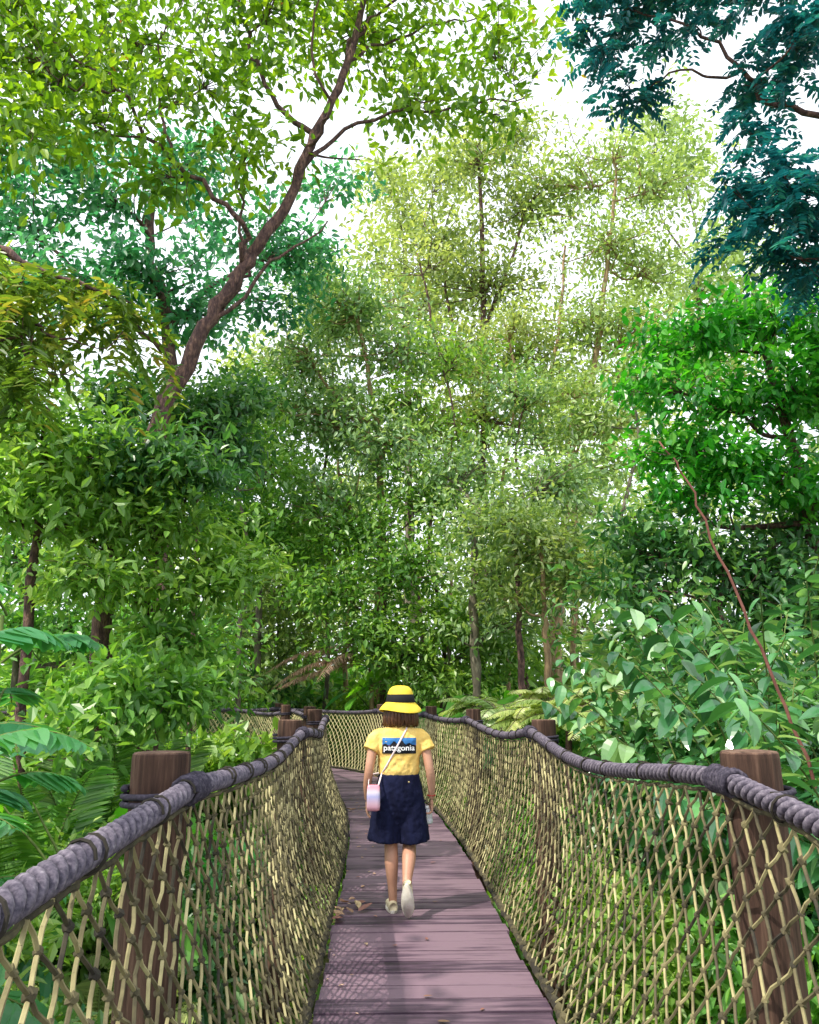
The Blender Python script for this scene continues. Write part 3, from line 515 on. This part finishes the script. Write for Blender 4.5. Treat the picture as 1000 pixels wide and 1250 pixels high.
for (px,Y,sc) in ((545,18.5,1.75),(590,18,1.8),(640,17,1.8),(210,7.5,1.0),(130,6.5,1.2),(540,20.8,2.2),(610,19,2.0),(480,21.8,1.9)):
    p=at(px,850,Y); put('big',p.x,Y,sc=sc)
for (px,Y,sc) in ((232,14,1.35),(205,15,1.4),(262,16,1.25)):
    p=at(px,850,Y); put('bush2',p.x,Y,sc=sc)
def f_dry(lb,sb):
    tube(sb,smooth_path([(.3,0,-2.2),(.1,0,-.4),(0,0,1.5)],5),np.linspace(.09,.06,11),8)
    for az,ln,li,dr in ((3.05,3.3,.6,.62),(3.4,2.7,.4,.6),(2.7,2.2,.9,.9),(3.2,2.4,.15,.4),(3.7,2.2,.8,.9),(2.9,3.0,1.0,.9),(5.8,1.6,.6,.8),(.3,1.5,.9,1.0)): frond(lb,sb,(0,0,1.5),az,ln,li,dr,44,.42,.06,r=.014)
e=proto('palm_plant','dry tan palm fronds drooping to the left at the bend of the bridge','palm',None,f_dry,L_['dry'],barkC); p=at(452,850,20.4); e.location=(p.x,20.4,GZ+1.75)
lb=MB(); sb=MB(); rp_=[A(1010,1000,4.6),A(948,840,4.6),A(888,700,4.6),A(838,585,4.6),A(806,540,4.6)]; rp_.insert(0,Vector((rp_[0].x+.35,4.6,-1.0))); q=np.array(smooth_path(rp_,6)); q[1:]+=rng.normal(size=(len(q)-1,3))*.008; tube(sb,q,np.linspace(.013,.005,31),8)
cl=np.array([tuple(x) for x in smooth_path(rp_[-2:],4)]); clusters(lb,cl,np.tile([0,0,1.],(len(cl),1)),2,.08,.1,.4)
e=empty('sapling',rp_[0],'slender leaning sapling with red brown bare stem beyond the right net','sapling'); link('stem',sb.mesh('stem',stemr,True,rp_[0]),e); link('foliage',lb.mesh('foliage',L_['bright'],False,rp_[0]),e)
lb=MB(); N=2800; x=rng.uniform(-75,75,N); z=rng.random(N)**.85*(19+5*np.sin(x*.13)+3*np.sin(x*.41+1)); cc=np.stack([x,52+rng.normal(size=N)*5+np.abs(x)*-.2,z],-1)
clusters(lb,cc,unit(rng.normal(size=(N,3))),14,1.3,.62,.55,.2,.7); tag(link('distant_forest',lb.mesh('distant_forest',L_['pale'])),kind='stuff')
# ---------------- fallen leaves
litter=leafmat('leaf_litter',[(0,(.17,.07,.05)),(.5,(.38,.21,.13)),(1,(.6,.46,.28))],tr=.1,rough=.7)
def fallen(k):
    mb=MB(); leaves(mb,np.zeros((1,3)),np.array([[1.,0,0]]),np.array([[0,0,1.]]),np.array([.15]),.42,.35+.2*k,-.08,np.array([.2+.3*k]),8); return mb.mesh('fallen_leaf',litter)
FM=[fallen(k) for k in range(3)]
fl=[(428,1112,'u')]*11+[(422,987,'v')]*10
def deckpt(px,py):
    d=CR@Vector(((px-500)/F,-(py-625)/F,-1)); return CP+d*((.004-CP.z)/d.z)
for i,(px,py,g) in enumerate(fl):
    p=deckpt(px+rng.normal()*(13 if g=='u' else 9),py+rng.normal()*(6 if g=='u' else 5)); o=link('fallen_leaf',FM[i%3],None,(p.x,p.y,.012+.004*(i%4))); s=rng.uniform(.5,1.1); o.scale=(s,s,s); o.rotation_euler=(rng.normal()*.12,rng.normal()*.1,rng.random()*6.28)
    tag(o,'curled dry leaf piled on the deck left of the woman\'s feet' if g=='u' else 'curled dry leaf in the pile on the far deck ahead of the woman','leaf','dry leaves piled by the woman' if g=='u' else 'dry leaves piled ahead of the woman')
for i in range(60):
    s=rng.uniform(3.6,13); p=pc(s,rng.uniform(-.5,.5) if i%3==0 else rng.uniform(-.55,-.3)); o=link('fallen_leaf',FM[i%3],None,(p[0],p[1],.009)); q=rng.uniform(.14,.42); o.scale=(q,q,q*.6); o.rotation_euler=(0,0,rng.random()*6.28)
    tag(o,'tiny dry leaf scrap scattered on the deck planks','leaf','tiny leaf scraps scattered over the deck')
# ---------------- the woman
WR=Vector((-.13,6.05,0)); per=empty('person',WR,'woman walking away in yellow bucket hat, yellow t-shirt and navy shorts','person')
def remesh(mb,name,mat,vox,sm=6,disp=None):
    me=mb.mesh(name,mat); o=bpy.data.objects.new(name,me); COL.objects.link(o); m=o.modifiers.new('r','REMESH'); m.mode='VOXEL'; m.voxel_size=vox; m.use_smooth_shade=True
    s=o.modifiers.new('s','SMOOTH'); s.factor=.5; s.iterations=sm
    if disp:
        tx=bpy.data.textures.new('folds','CLOUDS'); tx.noise_scale=disp[1]; d=o.modifiers.new('d','DISPLACE'); d.texture=tx; d.strength=disp[0]; d.mid_level=.5; d.texture_coords='LOCAL'
    bpy.context.view_layer.update(); dg=bpy.context.evaluated_depsgraph_get(); nm=bpy.data.meshes.new_from_object(o.evaluated_get(dg)); nm.name=name
    bpy.data.objects.remove(o); nm.materials.clear(); nm.materials.append(mat)
    for p_ in nm.polygons: p_.use_smooth=True
    return nm
skin=noisemat('skin',[(.3,(.43,.21,.135)),(.7,(.57,.32,.22))],(3,3,3),rough=.5,bump=0,spec=.4)
b=MB()
def lim(P,Rr,n=14):
    q=smooth_path(P,5); r=np.interp(np.linspace(0,len(P)-1,len(q)),range(len(P)),Rr); tube(b,q,r,n)
loft(b,[(0,0,.82,.15,.10),(0,0,.9,.13,.09),(0,0,1.0,.12,.085),(0,0,1.12,.14,.095),(0,0,1.2,.15,.09),(0,0,1.25,.11,.07),(0,0,1.29,.05,.05)])
lim([(0,0,1.24),(.006,.005,1.32),(.01,.015,1.38)],[.048,.043,.043])
ellipsoid(b,(.01,.02,1.44),(.074,.09,.1)); ellipsoid(b,(.01,.045,1.395),(.055,.062,.065))
ellipsoid(b,(.01,.115,1.42),(.012,.016,.02)); ellipsoid(b,(.01,.1,1.38),(.022,.012,.008))
for sx in (-1,1): ellipsoid(b,(.01+sx*.076,.01,1.425),(.012,.02,.03))
lim([(-.14,0,1.225),(-.187,-.015,1.15),(-.218,-.04,.98),(-.232,.0,.86),(-.232,.04,.755)],[.043,.039,.033,.031,.021])
lim([(.14,0,1.225),(.187,-.01,1.15),(.225,-.045,.98),(.24,-.01,.87),(.242,.035,.765)],[.043,.039,.033,.031,.021])
def hand(wx,wy,wz,sx,curl):
    for k in range(5): ellipsoid(b,(wx,wy+.004*k,wz-.015-.012*k),(.014,.022+.003*k,.02),12,8)
    for i,(dy,ln) in enumerate(((.030,.064),(.011,.072),(-.008,.067),(-.026,.052))):
        x,y,z=wx,wy+.012+dy,wz-.078; pts=[(x,y,z+.02),(x,y,z)]; ang=.15
        for s_,l_ in enumerate((.42,.32,.26)):
            ang+=curl; x-=sx*math.sin(ang)*ln*l_; z-=math.cos(ang)*ln*l_; pts.append((x,y,z))
        tube(b,smooth_path(pts,3),.0082,8)
    tube(b,smooth_path([(wx-sx*.004,wy+.03,wz-.03),(wx-sx*.02,wy+.055,wz-.05),(wx-sx*.028,wy+.06,wz-.078)],3),[.011,.011,.010,.010,.009,.009,.0085],8)
hand(-.232,.045,.745,-1,.3); hand(.244,.04,.755,1,.62)
lim([(-.075,0,.84),(-.068,.02,.62),(-.056,.03,.45),(-.052,.0,.33),(-.044,.01,.17),(-.04,.015,.07)],[.09,.07,.049,.05,.034,.03])
lim([(.08,0,.84),(.08,.03,.63),(.078,.05,.46),(.072,-.06,.37),(.058,-.16,.26),(.055,-.215,.19)],[.09,.07,.049,.051,.035,.03])
lim([(-.04,.0,.05),(-.042,.08,.045),(-.046,.15,.03)],[.032,.032,.02]); lim([(.055,-.22,.17),(.062,-.2,.1),(.07,-.16,.04)],[.03,.03,.022])
body=link('body',remesh(b,'body',skin,.0052,3),per)
shirtm=noisemat('yellow_cotton',[(.3,(.78,.49,.11)),(.7,(.88,.63,.21))],(7,7,5),bs=2,bump=.35,dist=.02,rough=.85)
b=MB(); loft(b,[(0,0,.915,.138,.105),(0,0,.96,.15,.112),(0,0,1.04,.152,.11),(0,0,1.12,.165,.115),(0,0,1.19,.172,.112),(0,0,1.235,.155,.095),(0,0,1.27,.105,.075),(.005,0,1.295,.062,.058)])
for sx in (-1,1): lim([(sx*.11,0,1.215),(sx*.165,-.002,1.195),(sx*.2,-.012,1.13),(sx*.213,-.02,1.105)],[.055,.061,.06,.062],18)
sm_=remesh(b,'shirt',shirtm,.0065,5,(.02,.05)); shirt=link('shirt',sm_,per)
bvh=BVHTree.FromPolygons([v.co.copy() for v in sm_.vertices],[tuple(p_.vertices) for p_ in sm_.polygons])
def back(x,z,o):
    h=bvh.ray_cast(Vector((x,-1,z)),Vector((0,1,0))); return (x,(h[0].y if h[0] else -.1)-o,z)
def front(x,z,o):
    h=bvh.ray_cast(Vector((x,1,z)),Vector((0,-1,0))); return (x,(h[0].y if h[0] else .1)+o,z)
short=noisemat('navy_cloth',[(.3,(.004,.005,.02)),(.7,(.010,.013,.045))],(9,9,2),bs=2,bump=.4,dist=.03,rough=.9,spec=.15)
b=MB(); loft(b,[(0,0,.94,.15,.122),(0,0,.9,.158,.126),(0,0,.84,.174,.13),(0,0,.78,.182,.128),(0,0,.70,.18,.116),(0,0,.62,.16,.09),(0,0,.54,.12,.05)])
for sx in (-1,1): lim([(sx*.08,0,.86),(sx*.09,.002,.72),(sx*.1,.006,.6),(sx*.11,.01 if sx<0 else .018,.475)],[.085,.103,.110,.120],22)
shorts=link('shorts',remesh(b,'shorts',short,.007,8,(.016,.055)),per)
b=MB(); ellipsoid(b,(.07,-.134,.895),(.007,.003,.006),8,6); link('button',b.mesh('button',plain('brass',(.45,.36,.18),.4),True),shorts)
zc,xc,hw,hh=1.145,.0,.125,.056
def strip(name,mat,lo,hi,o,nx=40,nz=6):
    mb=MB(); V=[]
    for i in range(nx+1):
        u=i/nx; x=xc-hw+2*hw*u; l=lo(u) if callable(lo) else lo; h=hi(u) if callable(hi) else hi
        for j in range(nz+1): V.append(back(x,zc-hh+2*hh*(l+(h-l)*j/nz),o))
    q=[[i*(nz+1)+j,(i+1)*(nz+1)+j,(i+1)*(nz+1)+j+1,i*(nz+1)+j+1] for i in range(nx) for j in range(nz)]
    mb.add(V,np.array(q)); return link(name,mb.mesh(name,mat),shirt)
strip('print_sky',plain('print_blue',(.03,.16,.42)),0,1,.0025)
strip('print_stripe',plain('print_purple',(.25,.12,.35)),.42,.55,.0035); strip('print_stripe',plain('print_orange',(.75,.25,.06)),.3,.42,.0035)
mt=lambda u:.5+.14*abs(math.sin(u*9+.5))*(.5+.5*math.sin(u*21))+.34*max(0,1-abs(u-.58)/.12)+.26*max(0,1-abs(u-.33)/.12)+.18*max(0,1-abs(u-.8)/.1)
strip('print_mountain',plain('print_black',(.006,.007,.012)),0,mt,.0045,80)
cu=bpy.data.curves.new('wordmark','FONT'); cu.body='patagonia'; cu.size=.056; cu.align_x='CENTER'; cu.offset=.0009
to=bpy.data.objects.new('wordmark',cu); COL.objects.link(to); bpy.context.view_layer.update(); tm=bpy.data.meshes.new_from_object(to.evaluated_get(bpy.context.evaluated_depsgraph_get())); bpy.data.objects.remove(to)
bmx=bmesh.new(); bmx.from_mesh(tm); bmesh.ops.triangulate(bmx,faces=bmx.faces); bmx.to_mesh(tm); bmx.free()
wx0=min(v.co.x for v in tm.vertices); wx1=max(v.co.x for v in tm.vertices); fx=.228/(wx1-wx0)
for v in tm.vertices: v.co=Vector(back(xc+(v.co.x-(wx0+wx1)/2)*fx,zc-hh*.58+v.co.y,.0068))
tm.materials.clear(); tm.materials.append(plain('print_white',(.9,.9,.9))); link('wordmark',tm,shirt)
hatm=noisemat('yellow_canvas',[(.3,(.72,.5,.03)),(.7,(.84,.64,.08))],(9,9,9),bump=.4,dist=.006)
def lathe(mb,prof,c,n=40,wob=0,ph=0):
    V=[]
    for k,(r,z) in enumerate(prof):
        for i in range(n):
            th=2*math.pi*i/n; V.append((c[0]+r*math.cos(th),c[1]+r*math.sin(th),c[2]+z+wob*(r/.15)**2*math.sin(2*th+ph)))
    q=[[i*n+j,i*n+(j+1)%n,(i+1)*n+(j+1)%n,(i+1)*n+j] for i in range(len(prof)-1) for j in range(n)]
    mb.add(V,np.array(q))
HC=(.01,.012,1.43)
hb=MB(); lathe(hb,[(.001,.148),(.035,.146),(.062,.138),(.082,.12),(.093,.096),(.1,.068),(.105,.04),(.109,.022),(.130,.002),(.151,-.022),(.160,-.038),(.161,-.043),(.154,-.04),(.128,-.006),(.105,.012)],HC,56,.01,.5)
hat=link('hat',hb.mesh('hat',hatm,True),per)
hb=MB(); lathe(hb,[(.1095,.022),(.1115,.027),(.1075,.05),(.1015,.080),(.0985,.082),(.096,.080)],HC,56); link('hat_band',hb.mesh('hat_band',plain('black_band',(.008,.008,.01),.8),True),hat)
hairm=noisemat('brown_hair',[(.3,(.03,.012,.007)),(.6,(.12,.05,.025)),(.8,(.22,.1,.05))],(60,60,4),bs=1,bump=.8,dist=.01,rough=.45,spec=.5)
hb=MB(); n=72; rows=[(1.435,.086,.095),(1.40,.096,.1),(1.37,.106,.104),(1.335,.113,.102),(1.31,.112,.094),(1.295,.104,.08)]
V=[]
for r_i,(z,rx,ry) in enumerate(rows):
    for i in range(n):
        th=math.pi*1.5+(i/(n-1)-.5)*math.pi*1.42; w_=1+.035*math.sin(i*1.9)+.02*math.sin(i*4.3+r_i*.3); V.append((.01+rx*w_*math.cos(th),.012+ry*w_*math.sin(th),z+(.012*math.sin(i*2.7) if r_i>3 else 0)))
hb.add(V,np.array([[r*n+i,r*n+i+1,(r+1)*n+i+1,(r+1)*n+i] for r in range(len(rows)-1) for i in range(n-1)]))
ho=link('hair',hb.mesh('hair',hairm,True),per); sd=ho.modifiers.new('s','SOLIDIFY'); sd.thickness=.022; sd.offset=-1
for sx in (-1,1):
    b=MB(); ellipsoid(b,(.01+sx*.03,.095,1.435),(.013,.01,.009)); eo=link('eye',b.mesh('eye',plain('eye_white',(.8,.8,.8),.2),True),per)
    b=MB(); ellipsoid(b,(.01+sx*.03,.103,1.435),(.005,.003,.005),8,6); link('iris',b.mesh('iris',plain('iris_brown',(.03,.015,.01),.2),True),eo)
shoem=plain('cream_canvas',(.72,.62,.42),.8); solem=noisemat('rubber_sole',[(.3,(.62,.57,.47)),(.7,(.82,.78,.7))],(20,20,20),bump=.2)
def shoe(M):
    b=MB(); st=[(-.055,.026,.03),(-.03,.034,.036),(.02,.034,.04),(.08,.04,.03),(.13,.042,.022),(.165,.034,.016),(.182,.014,.01)]
    V=[];n=20
    for (y,rx,hz) in st:
        for i in range(n):
            th=2*math.pi*i/n; V.append(tuple(M@Vector((rx*math.cos(th),y,.036+max(-.016,hz*1.15*math.sin(th))*1.0))))
    q=[[i*n+j,i*n+(j+1)%n,(i+1)*n+(j+1)%n,(i+1)*n+j] for i in range(len(st)-1) for j in range(n)]
    b.add(V,[np.array(q),np.array([list(range(n))]),np.array([[(len(st)-1)*n+x for x in range(n)]])]); s_=link('shoe',b.mesh('shoe',shoem,True),per)
    b=MB(); n=32; V=[]
    for zz in (0,.004,.018,.022):
        for i in range(n):
            th=2*math.pi*i/n; y=.062+.124*math.sin(th); rx=(.044+.007*math.sin(th))*(1 if zz in(.004,.018) else .95); V.append(tuple(M@Vector((rx*math.cos(th),y,zz))))
    q=[[i*n+j,i*n+(j+1)%n,(i+1)*n+(j+1)%n,(i+1)*n+j] for i in range(3) for j in range(n)]
    b.add(V,[np.array(q),np.array([list(range(n))[::-1]]),np.array([[3*n+x for x in range(n)]])]); link('sole',b.mesh('sole',solem,True),s_)
shoe(Matrix.Translation((-.042,.0,.004))@Matrix.Rotation(R(4),4,'Z'))
shoe(Matrix.Translation((.052,-.265,.185))@Matrix.Rotation(R(-10),4,'Z')@Matrix.Rotation(R(-68),4,'X'))
b=MB(); ph=np.linspace(0,2*math.pi,24); tube(b,np.stack([.241+.029*np.cos(ph),.03+.027*np.sin(ph),.785+0*ph],-1),.004,6); link('bracelet',b.mesh('bracelet',plain('red_band',(.5,.03,.03),.5),True),per)
bag=empty('crossbody_bag',WR+Vector((-.185,-.14,.70)),'small white and pink crossbody bag hanging at the woman\'s left hip','bag')
b=MB()
pm,pn,pbs=nodes('bag_vinyl'); tc=pn.nodes.new('ShaderNodeTexCoord'); sx_=pn.nodes.new('ShaderNodeSeparateXYZ'); pn.links.new(tc.outputs['Generated'],sx_.inputs[0]); rr_=ramp(pn,[(.0,(.7,.28,.36)),(.3,(.66,.45,.57)),(.55,(.4,.4,.68)),(.72,(.66,.58,.68)),(.92,(.75,.26,.34))]); pn.links.new(sx_.outputs[2],rr_.inputs[0]); pn.links.new(rr_.outputs[0],pbs.inputs[0]); pbs.inputs['Roughness'].default_value=.35
rings=[(0,0,0,.03,.012),(0,0,.006,.044,.02),(0,0,.03,.048,.026),(0,0,.1,.048,.025),(0,0,.155,.046,.02),(0,0,.172,.042,.012),(0,0,.178,.036,.006)]
def sq(th,z): return 1/max(abs(math.cos(th))**4+abs(math.sin(th))**4,1e-6)**.25
loft(b,rings,32,.5,sq); link('pouch',b.mesh('pouch',pm,True),bag)
b=MB(); base=np.array((-.185,-.14,.70)); P=[(-.15,-.145,.875)]
for t in np.linspace(.04,.97,14): P.append(back(-.135+(.06+.135)*t,.93+(1.275-.93)*t,.006))
P.append((.066,-.02,1.305)); P.append((.066,.02,1.3))
for t in np.linspace(.97,.04,12): P.append(front(-.13+(.06+.13)*t,.93+(1.27-.93)*t,.006))
P.append((-.195,.05,.93)); P.append((-.22,-.07,.9)); P.append((-.22,-.135,.875))
tube(b,np.array(smooth_path(P,3))-base,.0065,6,flat=.5); link('strap',b.mesh('strap',plain('strap_pink_white',(.8,.66,.68),.6),True),bag)
bt=empty('water_bottle',WR+Vector((.222,.055,.585)),'small clear plastic bottle held in the woman\'s right hand','bottle')
gm_,gn_,gb_=nodes('clear_plastic'); gb_.inputs['Base Color'].default_value=(.85,.9,.94,1); gb_.inputs['Roughness'].default_value=.15; gb_.inputs['Transmission Weight'].default_value=.5; gb_.inputs['IOR'].default_value=1.2
b=MB(); lathe(b,[(.001,.002),(.028,0),(.032,.006),(.032,.03),(.029,.036),(.032,.042),(.032,.075),(.026,.092),(.013,.105),(.013,.112)],(0,0,0),24); link('bottle_body',b.mesh('bottle_body',gm_,True),bt)
b=MB(); lathe(b,[(.0165,.108),(.0165,.124),(.001,.125)],(0,0,0),20); link('cap',b.mesh('cap',plain('white_cap',(.8,.8,.8),.4),True),bt)
bt.rotation_euler=(0,R(-6),0)
print('done')
